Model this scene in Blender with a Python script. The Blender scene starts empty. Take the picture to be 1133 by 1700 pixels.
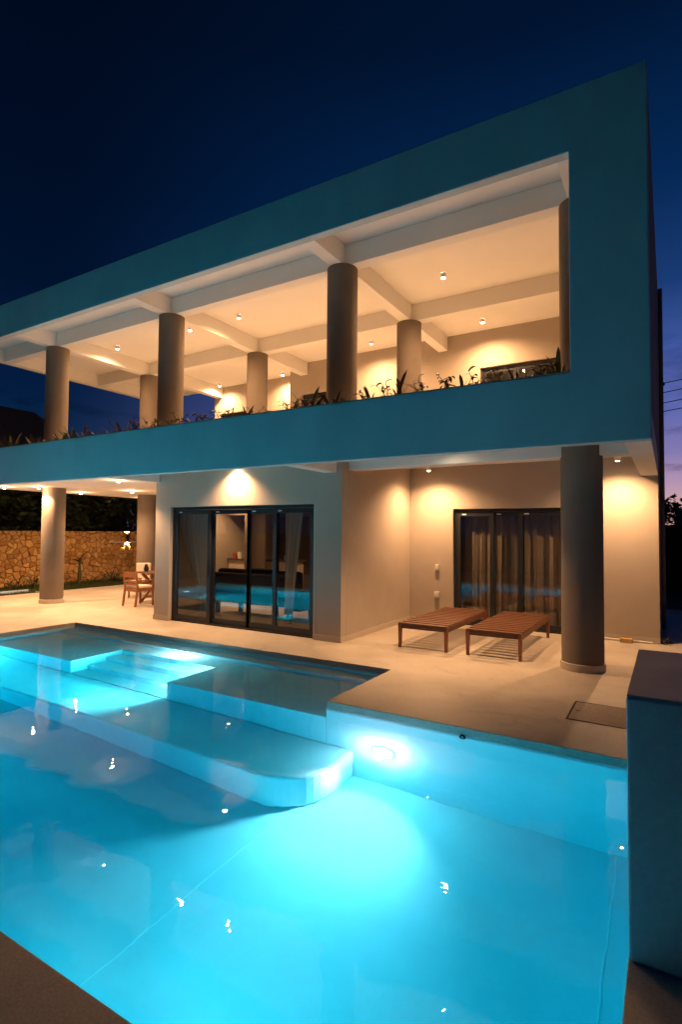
import bpy, bmesh, math, random
from mathutils import Vector, Matrix
R = math.radians
random.seed(7)
scn = bpy.context.scene
COL = scn.collection

# ------------------------------------------------------------------ camera
cam_d = bpy.data.cameras.new("camera")
cam_d.sensor_fit = 'VERTICAL'; cam_d.sensor_height = 36.0; cam_d.sensor_width = 24.0
cam_d.lens = 19.2976; cam_d.clip_start = 0.05; cam_d.clip_end = 2000
cam = bpy.data.objects.new("camera", cam_d); COL.objects.link(cam)
YAW, PITCH, ROLL = 0.5394, 0.0367, 0.008
def cam_basis():
    c, s = math.cos(YAW), math.sin(YAW)
    fw, rt, up = Vector((-s, c, 0)), Vector((c, s, 0)), Vector((0, 0, 1))
    cp, sp = math.cos(PITCH), math.sin(PITCH)
    f2, u2 = fw*cp + up*sp, up*cp - fw*sp
    cr, sr = math.cos(ROLL), math.sin(ROLL)
    return rt*cr + u2*sr, u2*cr - rt*sr, f2
r_, u_, f_ = cam_basis()
mw = Matrix((r_, u_, -f_)).transposed().to_4x4(); mw.translation = (0.1508, -6.823, 1.9)
cam.matrix_world = mw
scn.camera = cam

# ------------------------------------------------------------------ world: dusk sky, glow where the sun went down
world = bpy.data.worlds.new("World"); scn.world = world; world.use_nodes = True
wt = world.node_tree; wn, wl_ = wt.nodes, wt.links
wn.clear()
def WN(t, **k):
    n = wn.new(t)
    for a, b in k.items(): setattr(n, a, b)
    return n
tc = WN('ShaderNodeTexCoord'); nrm = WN('ShaderNodeVectorMath', operation='NORMALIZE')
wl_.new(tc.outputs['Generated'], nrm.inputs[0])
sep = WN('ShaderNodeSeparateXYZ'); wl_.new(nrm.outputs[0], sep.inputs[0])
def ramp_w(stops):
    n = WN('ShaderNodeValToRGB'); cr = n.color_ramp
    while len(cr.elements) > 1: cr.elements.remove(cr.elements[-1])
    for i, (p, c) in enumerate(stops):
        e = cr.elements[0] if i == 0 else cr.elements.new(p)
        e.position = p; e.color = (*c, 1)
    return n
SE = lambda d: math.sin(R(d))
sunside = ramp_w([(0.0, (.72, .36, .26)), (SE(2.5), (.66, .38, .36)), (SE(4.5), (.47, .30, .44)), (SE(7.5), (.22, .19, .43)), (SE(11), (.115, .14, .42)),
                  (SE(16.5), (.048, .095, .34)), (SE(22), (.010, .042, .17)), (SE(30), (.0015, .021, .088)), (SE(42), (.0004, .007, .030)), (1.0, (.0002, .0022, .008))])
farside = ramp_w([(0.0, (.004, .021, .066)), (SE(8), (.0030, .020, .064)), (SE(13), (.0012, .0115, .047)), (SE(22), (.0003, .0060, .026)), (SE(32), (.0002, .0040, .018)),
                  (SE(45), (.0002, .0030, .0120)), (1.0, (.0002, .0022, .008))])
wl_.new(sep.outputs['Z'], sunside.inputs[0]); wl_.new(sep.outputs['Z'], farside.inputs[0])
SUN_AZ = R(9)                                    # measured from +Y towards +X
flat = WN('ShaderNodeVectorMath', operation='MULTIPLY'); flat.inputs[1].default_value = (1, 1, 0)
wl_.new(nrm.outputs[0], flat.inputs[0])
fn = WN('ShaderNodeVectorMath', operation='NORMALIZE'); wl_.new(flat.outputs[0], fn.inputs[0])
dt = WN('ShaderNodeVectorMath', operation='DOT_PRODUCT'); dt.inputs[1].default_value = (math.sin(SUN_AZ), math.cos(SUN_AZ), 0)
wl_.new(fn.outputs[0], dt.inputs[0])
mr = WN('ShaderNodeMapRange', interpolation_type='SMOOTHSTEP')
mr.inputs['From Min'].default_value = 0.36; mr.inputs['From Max'].default_value = 1.0
wl_.new(dt.outputs['Value'], mr.inputs['Value'])
skymix = WN('ShaderNodeMix', data_type='RGBA')
wl_.new(mr.outputs[0], skymix.inputs['Factor']); wl_.new(farside.outputs[0], skymix.inputs['A']); wl_.new(sunside.outputs[0], skymix.inputs['B'])
# dusk clouds low on the glowing side
cm = WN('ShaderNodeMapping'); cm.inputs['Scale'].default_value = (7, 7, 22); cm.inputs['Location'].default_value = (3.1, 0.4, 1.0)
wl_.new(nrm.outputs[0], cm.inputs['Vector'])
cn = WN('ShaderNodeTexNoise'); cn.inputs['Scale'].default_value = 1.6; cn.inputs['Detail'].default_value = 6; cn.inputs['Roughness'].default_value = .62
wl_.new(cm.outputs[0], cn.inputs['Vector'])
cr2 = WN('ShaderNodeMapRange'); cr2.inputs['From Min'].default_value = .53; cr2.inputs['From Max'].default_value = .68
wl_.new(cn.outputs['Fac'], cr2.inputs['Value'])
ce = WN('ShaderNodeMapRange'); ce.inputs['From Min'].default_value = SE(22); ce.inputs['From Max'].default_value = SE(9)
wl_.new(sep.outputs['Z'], ce.inputs['Value'])
cmul = WN('ShaderNodeMath', operation='MULTIPLY'); wl_.new(cr2.outputs[0], cmul.inputs[0]); wl_.new(ce.outputs[0], cmul.inputs[1])
cm2 = WN('ShaderNodeMath', operation='MULTIPLY'); wl_.new(cmul.outputs[0], cm2.inputs[0]); cm2.inputs[1].default_value = .75
cmix = WN('ShaderNodeMix', data_type='RGBA'); wl_.new(cm2.outputs[0], cmix.inputs['Factor']); wl_.new(skymix.outputs['Result'], cmix.inputs['A'])
cdark = WN('ShaderNodeVectorMath', operation='MULTIPLY'); cdark.inputs[1].default_value = (.36, .33, .40)
wl_.new(skymix.outputs['Result'], cdark.inputs[0]); wl_.new(cdark.outputs[0], cmix.inputs['B'])
bg = WN('ShaderNodeBackground'); bg.inputs['Strength'].default_value = 1.0
wl_.new(cmix.outputs['Result'], bg.inputs['Color'])
wo = WN('ShaderNodeOutputWorld'); wl_.new(bg.outputs[0], wo.inputs['Surface'])

# ------------------------------------------------------------------ render settings
vs = scn.view_settings
scn.display_settings.display_device = 'sRGB'
vs.view_transform = 'Standard'; vs.look = 'None'; vs.gamma = 1; vs.exposure = 0.0; vs.use_curve_mapping = False
cy = scn.cycles
cy.use_denoising = True; cy.max_bounces = 12; cy.diffuse_bounces = 5; cy.glossy_bounces = 5; cy.transmission_bounces = 8; cy.transparent_max_bounces = 16
cy.sample_clamp_indirect = 6.0; cy.caustics_reflective = True; cy.caustics_refractive = True

# brightness of the lamps (W)
P_UP, P_FRONT, P_RECESS, P_LEFT, P_POOL, P_STAIR, P_SCONCE, P_ROOM = 520, 470, 410, 190, 100, 260, 700, 260
WARM = (1.0, .55, .26)
POOLC = (.70, .92, 1.0)
POOLM = (1.0, .46, .50)                 # the main lamp is a whiter one; red dies out first in the water

# ------------------------------------------------------------------ materials
MATS = {}
def mat(name, col=(.5, .5, .5), rough=.6, metal=0, col2=None, scale=4, detail=5, bump=0, bscale=60, spec=.5, stretch=None, rvar=0, transl=0):
    m = bpy.data.materials.new(name); m.use_nodes = True; nt = m.node_tree; N, L = nt.nodes, nt.links
    b = N['Principled BSDF']; b.inputs['Roughness'].default_value = rough; b.inputs['Metallic'].default_value = metal
    b.inputs['Specular IOR Level'].default_value = spec; b.inputs['Base Color'].default_value = (*col, 1)
    t = N.new('ShaderNodeTexCoord'); src = t.outputs['Object']
    if stretch:
        mp = N.new('ShaderNodeMapping'); mp.inputs['Scale'].default_value = stretch; L.new(src, mp.inputs['Vector']); src = mp.outputs[0]
    if col2:
        n = N.new('ShaderNodeTexNoise'); n.inputs['Scale'].default_value = scale; n.inputs['Detail'].default_value = detail; n.inputs['Roughness'].default_value = .6
        L.new(src, n.inputs['Vector'])
        rg = N.new('ShaderNodeMapRange'); rg.inputs['From Min'].default_value = .3; rg.inputs['From Max'].default_value = .7; L.new(n.outputs['Fac'], rg.inputs['Value'])
        mx = N.new('ShaderNodeMix'); mx.data_type = 'RGBA'; L.new(rg.outputs[0], mx.inputs['Factor'])
        mx.inputs['A'].default_value = (*col, 1); mx.inputs['B'].default_value = (*col2, 1); L.new(mx.outputs['Result'], b.inputs['Base Color'])
        if rvar:
            r2 = N.new('ShaderNodeMapRange'); r2.inputs['To Min'].default_value = rough - rvar; r2.inputs['To Max'].default_value = rough + rvar
            L.new(n.outputs['Fac'], r2.inputs['Value']); L.new(r2.outputs[0], b.inputs['Roughness'])
    if bump:
        n2 = N.new('ShaderNodeTexNoise'); n2.inputs['Scale'].default_value = bscale; n2.inputs['Detail'].default_value = 4; L.new(src, n2.inputs['Vector'])
        bp = N.new('ShaderNodeBump'); bp.inputs['Strength'].default_value = bump; bp.inputs['Distance'].default_value = .01
        L.new(n2.outputs['Fac'], bp.inputs['Height']); L.new(bp.outputs[0], b.inputs['Normal'])
    if transl:
        tr = N.new('ShaderNodeBsdfTranslucent'); tr.inputs['Color'].default_value = (*col, 1)
        ms = N.new('ShaderNodeMixShader'); ms.inputs[0].default_value = transl
        L.new(b.outputs[0], ms.inputs[1]); L.new(tr.outputs[0], ms.inputs[2]); L.new(ms.outputs[0], N['Material Output'].inputs['Surface'])
    MATS[name] = m
    return m
mat('wall_plaster', (.44, .375, .31), .85, col2=(.405, .345, .285), scale=1.7, bump=.12, bscale=90, spec=.25)
mat('white_plaster', (.84, .81, .77), .8, col2=(.80, .775, .735), scale=1.3, bump=.06, bscale=80, spec=.25)
mat('frame_plaster', (.60, .64, .64), .88, col2=(.50, .545, .55), scale=1.1, detail=10, bump=.30, bscale=45, spec=.15, stretch=(1, 1, .45))
mat('column_plaster', (.205, .165, .132), .85, col2=(.18, .145, .116), scale=2.2, bump=.15, bscale=80, spec=.2)
mat('skirting', (.52, .45, .37), .7, col2=(.48, .41, .33), scale=3, bump=.05, spec=.3)
mat('side_plaster', (.30, .25, .23), .9, col2=(.26, .22, .20), scale=2, bump=.1, spec=.2)
mat('charcoal_metal', (.030, .031, .034), .38, metal=.3, col2=(.024, .025, .028), scale=8, spec=.5)
mat('black_metal', (.012, .012, .012), .4, metal=.4)
mat('white_metal', (.75, .74, .72), .45)
mat('teak', (.165, .066, .030), .5, col2=(.090, .036, .017), scale=5, detail=8, stretch=(2.0, 18, 18), bump=.12, bscale=25, spec=.4)
mat('teak_long', (.17, .068, .030), .5, col2=(.10, .040, .018), scale=5, detail=8, stretch=(18, 2.0, 18), bump=.12, bscale=25, spec=.4)
mat('chair_wood', (.27, .105, .040), .5, col2=(.19, .066, .025), scale=5, detail=7, stretch=(14, 14, 2), bump=.08, bscale=25, spec=.4)
mat('cushion', (.74, .67, .57), .9, col2=(.70, .63, .53), scale=20, bump=.1, bscale=200, spec=.1)
mat('sofa_fabric', (.055, .043, .036), .95, col2=(.043, .034, .029), scale=12, bump=.2, bscale=180, spec=.1)
mat('curtain_linen', (.74, .71, .66), .95, col2=(.68, .65, .60), scale=30, stretch=(1, 1, .2), spec=.05, transl=.35)
mat('curtain_drape', (.52, .43, .36), .95, col2=(.46, .38, .315), scale=30, stretch=(1, 1, .2), spec=.05, transl=.15)
mat('soil', (.028, .019, .013), .95, col2=(.045, .030, .02), scale=30, bump=.6, bscale=40)
mat('mortar', (.27, .15, .055), .95, col2=(.20, .11, .04), scale=12, bump=.5, bscale=40, spec=.1)
for i, (a, b) in enumerate([((.56, .33, .12), (.44, .24, .08)), ((.48, .26, .085), (.38, .20, .06)), ((.66, .43, .19), (.54, .33, .13)),
                            ((.42, .22, .07), (.33, .165, .05)), ((.54, .30, .10), (.60, .37, .15))]):
    mat('stone_%d' % i, a, .9, col2=b, scale=9, detail=7, bump=.55, bscale=22, spec=.15)
mat('grass', (.050, .075, .018), .8, col2=(.075, .085, .025), scale=14, spec=.2, transl=.25)
mat('ground', (.045, .038, .026), .95, col2=(.03, .032, .018), scale=2, bump=.4, bscale=12)
mat('leaf_green', (.050, .075, .028), .5, col2=(.075, .060, .030), scale=9, spec=.4, transl=.2)
mat('leaf_purple', (.060, .030, .026), .5, col2=(.050, .055, .025), scale=9, spec=.4, transl=.2)
mat('leaf_dry', (.16, .11, .045), .7, col2=(.09, .08, .03), scale=9, spec=.3, transl=.25)
mat('tree_leaf', (.040, .060, .022), .6, col2=(.06, .07, .025), scale=3, spec=.3, transl=.15)
mat('bark', (.07, .05, .035), .9, col2=(.045, .033, .024), scale=7, stretch=(6, 6, 1), bump=.6, bscale=20)
mat('thatch', (.10, .075, .045), .95, col2=(.06, .045, .028), scale=10, stretch=(8, 8, 1.5), bump=.8, bscale=30)
mat('dark_wall', (.075, .062, .052), .95, col2=(.055, .046, .04), scale=2, bump=.3, bscale=25)
mat('plastic_pale', (.62, .60, .55), .5)
mat('plastic_blue', (.22, .30, .42), .45)
mat('cardboard', (.50, .32, .12), .8)
mat('mug_white', (.75, .70, .64), .35)
mat('red_box', (.40, .06, .035), .6)
mat('cabinet', (.10, .078, .062), .5, col2=(.085, .066, .052), scale=6)
mat('cabinet_white', (.68, .60, .52), .5)
mat('counter_stone', (.06, .055, .05), .25, col2=(.09, .085, .08), scale=30)
mat('cap_concrete', (.34, .315, .32), .55, col2=(.26, .245, .25), scale=3.5, detail=8, bump=.12, bscale=60, spec=.35)
mat('block_plaster', (.52, .55, .55), .9, col2=(.44, .47, .475), scale=30, detail=6, bump=.3, bscale=120, spec=.15)
mat('plate', (.42, .345, .275), .8, col2=(.27, .215, .165), scale=45, detail=8, bump=.5, bscale=120, spec=.2)
mat('rubber', (.015, .015, .015), .7)
mat('pool_plaster', (.60, .66, .67), .75, col2=(.52, .59, .61), scale=1.4, detail=9, bump=.05, bscale=70, spec=.2)
mat('pool_joint', (.70, .76, .77), .7)

def deck_material():
    m = bpy.data.materials.new('polished_concrete'); m.use_nodes = True; N, L = m.node_tree.nodes, m.node_tree.links
    b = N['Principled BSDF']; t = N.new('ShaderNodeTexCoord')
    a = N.new('ShaderNodeTexNoise'); a.inputs['Scale'].default_value = .75; a.inputs['Detail'].default_value = 9; a.inputs['Roughness'].default_value = .62; a.inputs['Distortion'].default_value = .4
    s = N.new('ShaderNodeTexNoise'); s.inputs['Scale'].default_value = 75; s.inputs['Detail'].default_value = 3
    for n in (a, s): L.new(t.outputs['Object'], n.inputs['Vector'])
    r = N.new('ShaderNodeValToRGB'); r.color_ramp.elements[0].position = .30; r.color_ramp.elements[1].position = .68
    r.color_ramp.elements[0].color = (.385, .325, .262, 1); r.color_ramp.elements[1].color = (.585, .515, .43, 1); L.new(a.outputs['Fac'], r.inputs[0])
    sr = N.new('ShaderNodeMapRange'); sr.inputs['From Min'].default_value = .36; sr.inputs['From Max'].default_value = .64; sr.inputs['To Min'].default_value = .84; sr.inputs['To Max'].default_value = 1.08
    L.new(s.outputs['Fac'], sr.inputs['Value'])
    st_ = N.new('ShaderNodeTexNoise'); st_.inputs['Scale'].default_value = 2.6; st_.inputs['Detail'].default_value = 10; st_.inputs['Roughness'].default_value = .7; st_.inputs['Distortion'].default_value = 1.2
    L.new(t.outputs['Object'], st_.inputs['Vector'])
    sq = N.new('ShaderNodeMapRange'); sq.inputs['From Min'].default_value = .56; sq.inputs['From Max'].default_value = .70; sq.inputs['To Min'].default_value = 1.0; sq.inputs['To Max'].default_value = .80
    L.new(st_.outputs['Fac'], sq.inputs['Value'])
    sm_ = N.new('ShaderNodeMath'); sm_.operation = 'MULTIPLY'; L.new(sr.outputs[0], sm_.inputs[0]); L.new(sq.outputs[0], sm_.inputs[1])
    mu = N.new('ShaderNodeVectorMath'); mu.operation = 'SCALE'; L.new(r.outputs[0], mu.inputs[0]); L.new(sm_.outputs[0], mu.inputs['Scale']); L.new(mu.outputs[0], b.inputs['Base Color'])
    rr = N.new('ShaderNodeMapRange'); rr.inputs['To Min'].default_value = .34; rr.inputs['To Max'].default_value = .60; L.new(a.outputs['Fac'], rr.inputs['Value']); L.new(rr.outputs[0], b.inputs['Roughness'])
    bp = N.new('ShaderNodeBump'); bp.inputs['Strength'].default_value = .06; bp.inputs['Distance'].default_value = .01; L.new(s.outputs['Fac'], bp.inputs['Height']); L.new(bp.outputs[0], b.inputs['Normal'])
    b.inputs['Specular IOR Level'].default_value = .35
    MATS['deck'] = m
deck_material()

def glass_material(name, tint, refl=1.0):
    m = bpy.data.materials.new(name); m.use_nodes = True; N, L = m.node_tree.nodes, m.node_tree.links
    N.remove(N['Principled BSDF'])
    ge = N.new('ShaderNodeNewGeometry'); dp = N.new('ShaderNodeVectorMath'); dp.operation = 'DOT_PRODUCT'
    L.new(ge.outputs['Normal'], dp.inputs[0]); L.new(ge.outputs['Incoming'], dp.inputs[1])
    ab = N.new('ShaderNodeMath'); ab.operation = 'ABSOLUTE'; L.new(dp.outputs['Value'], ab.inputs[0])
    om = N.new('ShaderNodeMath'); om.operation = 'SUBTRACT'; om.inputs[0].default_value = 1.0; L.new(ab.outputs[0], om.inputs[1])
    pw = N.new('ShaderNodeMath'); pw.operation = 'POWER'; pw.inputs[1].default_value = 5.0; L.new(om.outputs[0], pw.inputs[0])
    fr = N.new('ShaderNodeMath'); fr.operation = 'MULTIPLY_ADD'; fr.inputs[1].default_value = .93; fr.inputs[2].default_value = .065; L.new(pw.outputs[0], fr.inputs[0])
    tr = N.new('ShaderNodeBsdfTransparent'); tr.inputs['Color'].default_value = (*tint, 1)
    gl = N.new('ShaderNodeBsdfGlossy'); gl.inputs['Roughness'].default_value = 0.0; gl.inputs['Color'].default_value = (refl, refl, refl, 1)
    mx = N.new('ShaderNodeMixShader'); L.new(fr.outputs[0], mx.inputs[0]); L.new(tr.outputs[0], mx.inputs[1]); L.new(gl.outputs[0], mx.inputs[2])
    L.new(mx.outputs[0], N['Material Output'].inputs['Surface']); MATS[name] = m
glass_material('glass', (.80, .80, .78))

def water_material():
    m = bpy.data.materials.new('water'); m.use_nodes = True; N, L = m.node_tree.nodes, m.node_tree.links
    N.remove(N['Principled BSDF'])
    g = N.new('ShaderNodeBsdfRefraction'); g.inputs['IOR'].default_value = 1.333; g.inputs['Roughness'].default_value = 0.0
    gl = N.new('ShaderNodeBsdfGlossy'); gl.inputs['Roughness'].default_value = 0.0
    fr = N.new('ShaderNodeFresnel'); fr.inputs['IOR'].default_value = 1.333
    fm = N.new('ShaderNodeMath'); fm.operation = 'MULTIPLY'; fm.inputs[1].default_value = .68; L.new(fr.outputs[0], fm.inputs[0])
    mx = N.new('ShaderNodeMixShader'); L.new(fm.outputs[0], mx.inputs[0]); L.new(g.outputs[0], mx.inputs[1]); L.new(gl.outputs[0], mx.inputs[2])
    t = N.new('ShaderNodeTexCoord')
    n = N.new('ShaderNodeTexNoise'); n.inputs['Scale'].default_value = 1.7; n.inputs['Detail'].default_value = 2.5; n.inputs['Roughness'].default_value = .45
    n2 = N.new('ShaderNodeTexNoise'); n2.inputs['Scale'].default_value = 6.0; n2.inputs['Detail'].default_value = 2.0
    for q in (n, n2): L.new(t.outputs['Object'], q.inputs['Vector'])
    ml = N.new('ShaderNodeMath'); ml.operation = 'MULTIPLY_ADD'; ml.inputs[1].default_value = .17; L.new(n2.outputs['Fac'], ml.inputs[0]); L.new(n.outputs['Fac'], ml.inputs[2])
    bp = N.new('ShaderNodeBump'); bp.inputs['Strength'].default_value = .12; bp.inputs['Distance'].default_value = .06
    L.new(ml.outputs[0], bp.inputs['Height'])
    for q in (g, gl, fr): L.new(bp.outputs[0], q.inputs['Normal'])
    va = N.new('ShaderNodeVolumeAbsorption'); va.inputs['Color'].default_value = (.07, .915, .97, 1); va.inputs['Density'].default_value = 1.0
    o = N['Material Output']; L.new(mx.outputs[0], o.inputs['Surface']); L.new(va.outputs[0], o.inputs['Volume'])
    MATS['water'] = m
water_material()

def emit(name, col, strength):
    m = bpy.data.materials.new(name); m.use_nodes = True; N, L = m.node_tree.nodes, m.node_tree.links
    N.remove(N['Principled BSDF']); e = N.new('ShaderNodeEmission'); e.inputs['Color'].default_value = (*col, 1); e.inputs['Strength'].default_value = strength
    L.new(e.outputs[0], N['Material Output'].inputs['Surface']); MATS[name] = m
emit('lamp_glow', (1.0, .74, .44), 220)
emit('pool_lamp_glow', (.80, .96, 1.0), 180)
emit('strip_glow', (1.0, .62, .33), 4)

# ------------------------------------------------------------------ mesh helpers
class G:
    def __init__(s): s.v = []; s.f = []
    def box(s, x0, x1, y0, y1, z0, z1):
        b = len(s.v)
        s.v += [(x, y, z) for z in (z0, z1) for y in (y0, y1) for x in (x0, x1)]
        s.f += [tuple(b + i for i in q) for q in ((0, 2, 3, 1), (4, 5, 7, 6), (0, 1, 5, 4), (1, 3, 7, 5), (3, 2, 6, 7), (2, 0, 4, 6))]
        return s
    def prism(s, pts, z0, z1):                       # pts counter-clockwise in XY
        b, n = len(s.v), len(pts)
        s.v += [(x, y, z0) for x, y in pts] + [(x, y, z1) for x, y in pts]
        s.f.append(tuple(b + i for i in reversed(range(n)))); s.f.append(tuple(b + n + i for i in range(n)))
        for i in range(n):
            j = (i + 1) % n; s.f.append((b + i, b + j, b + n + j, b + n + i))
        return s
    def lathe(s, prof, cx, cy, n=40, cap=True):      # prof: (r, z) bottom to top
        b = len(s.v)
        for r, z in prof:
            for k in range(n):
                a = 2*math.pi*k/n; s.v.append((cx + r*math.cos(a), cy + r*math.sin(a), z))
        for i in range(len(prof) - 1):
            for k in range(n):
                l = (k + 1) % n; s.f.append((b + i*n + k, b + i*n + l, b + (i+1)*n + l, b + (i+1)*n + k))
        if cap:
            s.f.append(tuple(b + k for k in reversed(range(n)))); s.f.append(tuple(b + (len(prof)-1)*n + k for k in range(n)))
        return s
    def bar(s, p, q, w, h=None):                     # square bar from p to q
        h = h or w; p, q = Vector(p), Vector(q); d = (q - p).normalized()
        up = Vector((0, 0, 1)) if abs(d.z) < .9 else Vector((0, 1, 0))
        a = d.cross(up).normalized(); c = a.cross(d).normalized(); b = len(s.v)
        for o in (p, q):
            for i, j in ((-1, -1), (1, -1), (1, 1), (-1, 1)): s.v.append(tuple(o + a*(i*w/2) + c*(j*h/2)))
        s.f += [tuple(b + i for i in t) for t in ((0, 1, 2, 3), (7, 6, 5, 4), (0, 4, 5, 1), (1, 5, 6, 2), (2, 6, 7, 3), (3, 7, 4, 0))]
        return s
    def tube(s, pts, rad, n=8):
        pts = [Vector(p) for p in pts]; b = len(s.v); m = len(pts)
        for i, p in enumerate(pts):
            d = (pts[min(i+1, m-1)] - pts[max(i-1, 0)]).normalized()
            up = Vector((0, 0, 1)) if abs(d.z) < .9 else Vector((1, 0, 0))
            a = d.cross(up).normalized(); c = a.cross(d)
            r = rad[i] if isinstance(rad, (list, tuple)) else rad
            for k in range(n):
                t = 2*math.pi*k/n; s.v.append(tuple(p + a*(r*math.cos(t)) + c*(r*math.sin(t))))
        for i in range(m - 1):
            for k in range(n):
                l = (k+1) % n; s.f.append((b+i*n+k, b+i*n+l, b+(i+1)*n+l, b+(i+1)*n+k))
        s.f.append(tuple(b + k for k in reversed(range(n)))); s.f.append(tuple(b + (m-1)*n + k for k in range(n)))
        return s
    def grid(s, xs, ys, hole, z0, z1, plane='XY'):   # slab of cells with some left out; shared vertices, no inner faces
        def P(a, b, c): return (a, b, c) if plane == 'XY' else (a, c, b)
        idx = {}
        def V(i, j, k):
            if (i, j, k) not in idx:
                idx[(i, j, k)] = len(s.v); s.v.append(P(xs[i], ys[j], (z0, z1)[k]))
            return idx[(i, j, k)]
        nx, ny = len(xs) - 1, len(ys) - 1
        full = lambda i, j: 0 <= i < nx and 0 <= j < ny and not hole((xs[i]+xs[i+1])/2, (ys[j]+ys[j+1])/2)
        for i in range(nx):
            for j in range(ny):
                if not full(i, j): continue
                s.f.append((V(i, j, 1), V(i+1, j, 1), V(i+1, j+1, 1), V(i, j+1, 1)))
                s.f.append((V(i, j, 0), V(i, j+1, 0), V(i+1, j+1, 0), V(i+1, j, 0)))
                if not full(i-1, j): s.f.append((V(i, j, 0), V(i, j, 1), V(i, j+1, 1), V(i, j+1, 0)))
                if not full(i+1, j): s.f.append((V(i+1, j, 0), V(i+1, j+1, 0), V(i+1, j+1, 1), V(i+1, j, 1)))
                if not full(i, j-1): s.f.append((V(i, j, 0), V(i+1, j, 0), V(i+1, j, 1), V(i, j, 1)))
                if not full(i, j+1): s.f.append((V(i, j+1, 0), V(i, j+1, 1), V(i+1, j+1, 1), V(i+1, j+1, 0)))
        return s
def wloc(o):
    l = Vector((0, 0, 0))
    while o: l += o.location; o = o.parent
    return l
def obj(name, g, m, parent=None, local=False, smooth=False, bevel=0, base=None):
    """one mesh object; coordinates are the scene's unless local, and are stored about the parent's base"""
    me = bpy.data.meshes.new(name)
    off = Vector((0, 0, 0))
    if parent is not None and not local: off = wloc(parent)
    if base is not None: off = Vector(base)
    me.from_pydata([tuple(Vector(v) - off) for v in g.v], [], g.f); me.update()
    bm = bmesh.new(); bm.from_mesh(me); bmesh.ops.recalc_face_normals(bm, faces=bm.faces); bm.to_mesh(me); bm.free()
    if m: me.materials.append(MATS[m])
    if smooth:
        me.polygons.foreach_set('use_smooth', [True]*len(me.polygons))
        if hasattr(me, 'set_sharp_from_angle'): me.set_sharp_from_angle(angle=R(40))
    o = bpy.data.objects.new(name, me); COL.objects.link(o)
    if base is not None and parent is None: o.location = base
    o.parent = parent
    if bevel:
        b = o.modifiers.new('bevel', 'BEVEL'); b.width = bevel; b.segments = 2; b.limit_method = 'ANGLE'; b.angle_limit = R(40)
    return o
def tag(o, label=None, cat=None, group=None, kind=None):
    if label: o['label'] = label
    if cat: o['category'] = cat
    if group: o['group'] = group
    if kind: o['kind'] = kind
    return o
def thing(name, label, cat, loc, group=None, rz=0):
    o = bpy.data.objects.new(name, None); o.empty_display_size = .1; COL.objects.link(o); o.location = loc; o.rotation_euler = (0, 0, rz)
    return tag(o, label, cat, group)
def light(kind, parent, loc, power, col, radius=.03, angle=100, blend=.6, direction=(0, 0, -1)):
    d = bpy.data.lights.new(parent.name + '_light', kind); d.energy = power; d.color = col; d.shadow_soft_size = radius
    if kind == 'SPOT': d.spot_size = R(angle); d.spot_blend = blend
    o = bpy.data.objects.new('light', d); COL.objects.link(o); o.parent = parent
    inv = Matrix.Rotation(-parent.rotation_euler.z, 3, 'Z')
    o.location = inv @ (Vector(loc) - wloc(parent))
    o.rotation_euler = (inv @ Vector(direction)).to_track_quat('-Z', 'Y').to_euler()
    return o

# ------------------------------------------------------------------ dimensions (m); fascia front is Y = 0, its right end X = 0, deck Z = 0
ZB, ZO1, ZO2, ZT = 2.94, 3.79, 6.435, 7.205
SOF1, FL2, SOF2 = 3.30, 3.55, 7.08
UB, LB = 6.70, 3.00                    # beam undersides, upper and lower
XC = [-.92, -4.94, -9.42, -13.75]
YC, YC2 = 1.67, 4.67
CR = .28
XL = -16.4
YW, YBK = 1.316, 4.255
X1, X2 = -4.71, -9.41
YE, YA, XA1, XA2, YN, XP, XPL = -1.53, .146, -3.19, -10.4, -5.35, -.03, -14.2
ZW, ZF, ZSH, ZBN = -.10, -1.67, -.35, -1.08

# ------------------------------------------------------------------ ground, deck, pool
ground = obj('ground', G().grid([-400, -16.3, 7.0, 400], [-400, -10.5, 9.5, 400], lambda x, y: -16.3 < x < 7 and -10.5 < y < 9.5, -.30, -.06), 'ground'); tag(ground, kind='structure')
def pool_hole(x, y):
    return (XPL < x < XP and YN < y < YE) or (XA2 < x < XA1 and YE <= y < YA)
deck = obj('deck', G().grid([-16.3, XPL, XA2, XA1, XP, 7.0], [-10.5, YN, YE, YA, 9.5], pool_hole, -.075, 0), 'deck', bevel=.006)
tag(deck, kind='structure')

pool = thing('swimming_pool', 'long plastered swimming pool glowing turquoise with a stepped shelf by the terrace', 'swimming pool', (-7, -3.4, ZF))
obj('pool_floor', G().box(XPL - .2, XP + .2, YN - .2, YA + .2, ZF - .2, ZF), 'pool_plaster', pool)
w = G(); T_ = .25; zt_ = -.076
out = [(XP, YN), (XP, YE), (XA1, YE), (XA1, YA), (XA2, YA), (XA2, YE), (XPL, YE), (XPL, YN)]
w.grid([XPL - T_, XPL, XA2, XA1, XP, XP + T_], [YN - T_, YN, YE, YA, YA + T_], pool_hole, ZF + .001, zt_)
obj('pool_wall', w, 'pool_plaster', pool)
XS1, XS2 = -7.95, -5.78
YS0, YS1, YS2, YBS = -.58, -.90, -1.24, -.17
e = .002
obj('shelf', G().box(XA2 + e, XS1, YE, YBS - e, ZF + e, ZSH), 'pool_plaster', pool, bevel=.012)
obj('shelf', G().box(XS2, XA1 - e, YE, YBS - e, ZF + e, ZSH), 'pool_plaster', pool, bevel=.012)
obj('step', G().box(XS1 + e, XS2 - e, YS0, YBS - e, ZF + e, ZSH - .001), 'pool_plaster', pool, bevel=.012)
obj('step', G().box(XS1 + e, XS2 - e, YS1, YS0 - e, ZF + e, ZSH - .245), 'pool_plaster', pool, bevel=.012)
obj('step', G().box(XS1 + e, XS2 - e, YS2, YS1 - e, ZF + e, ZSH - .49), 'pool_plaster', pool, bevel=.012)
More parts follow.
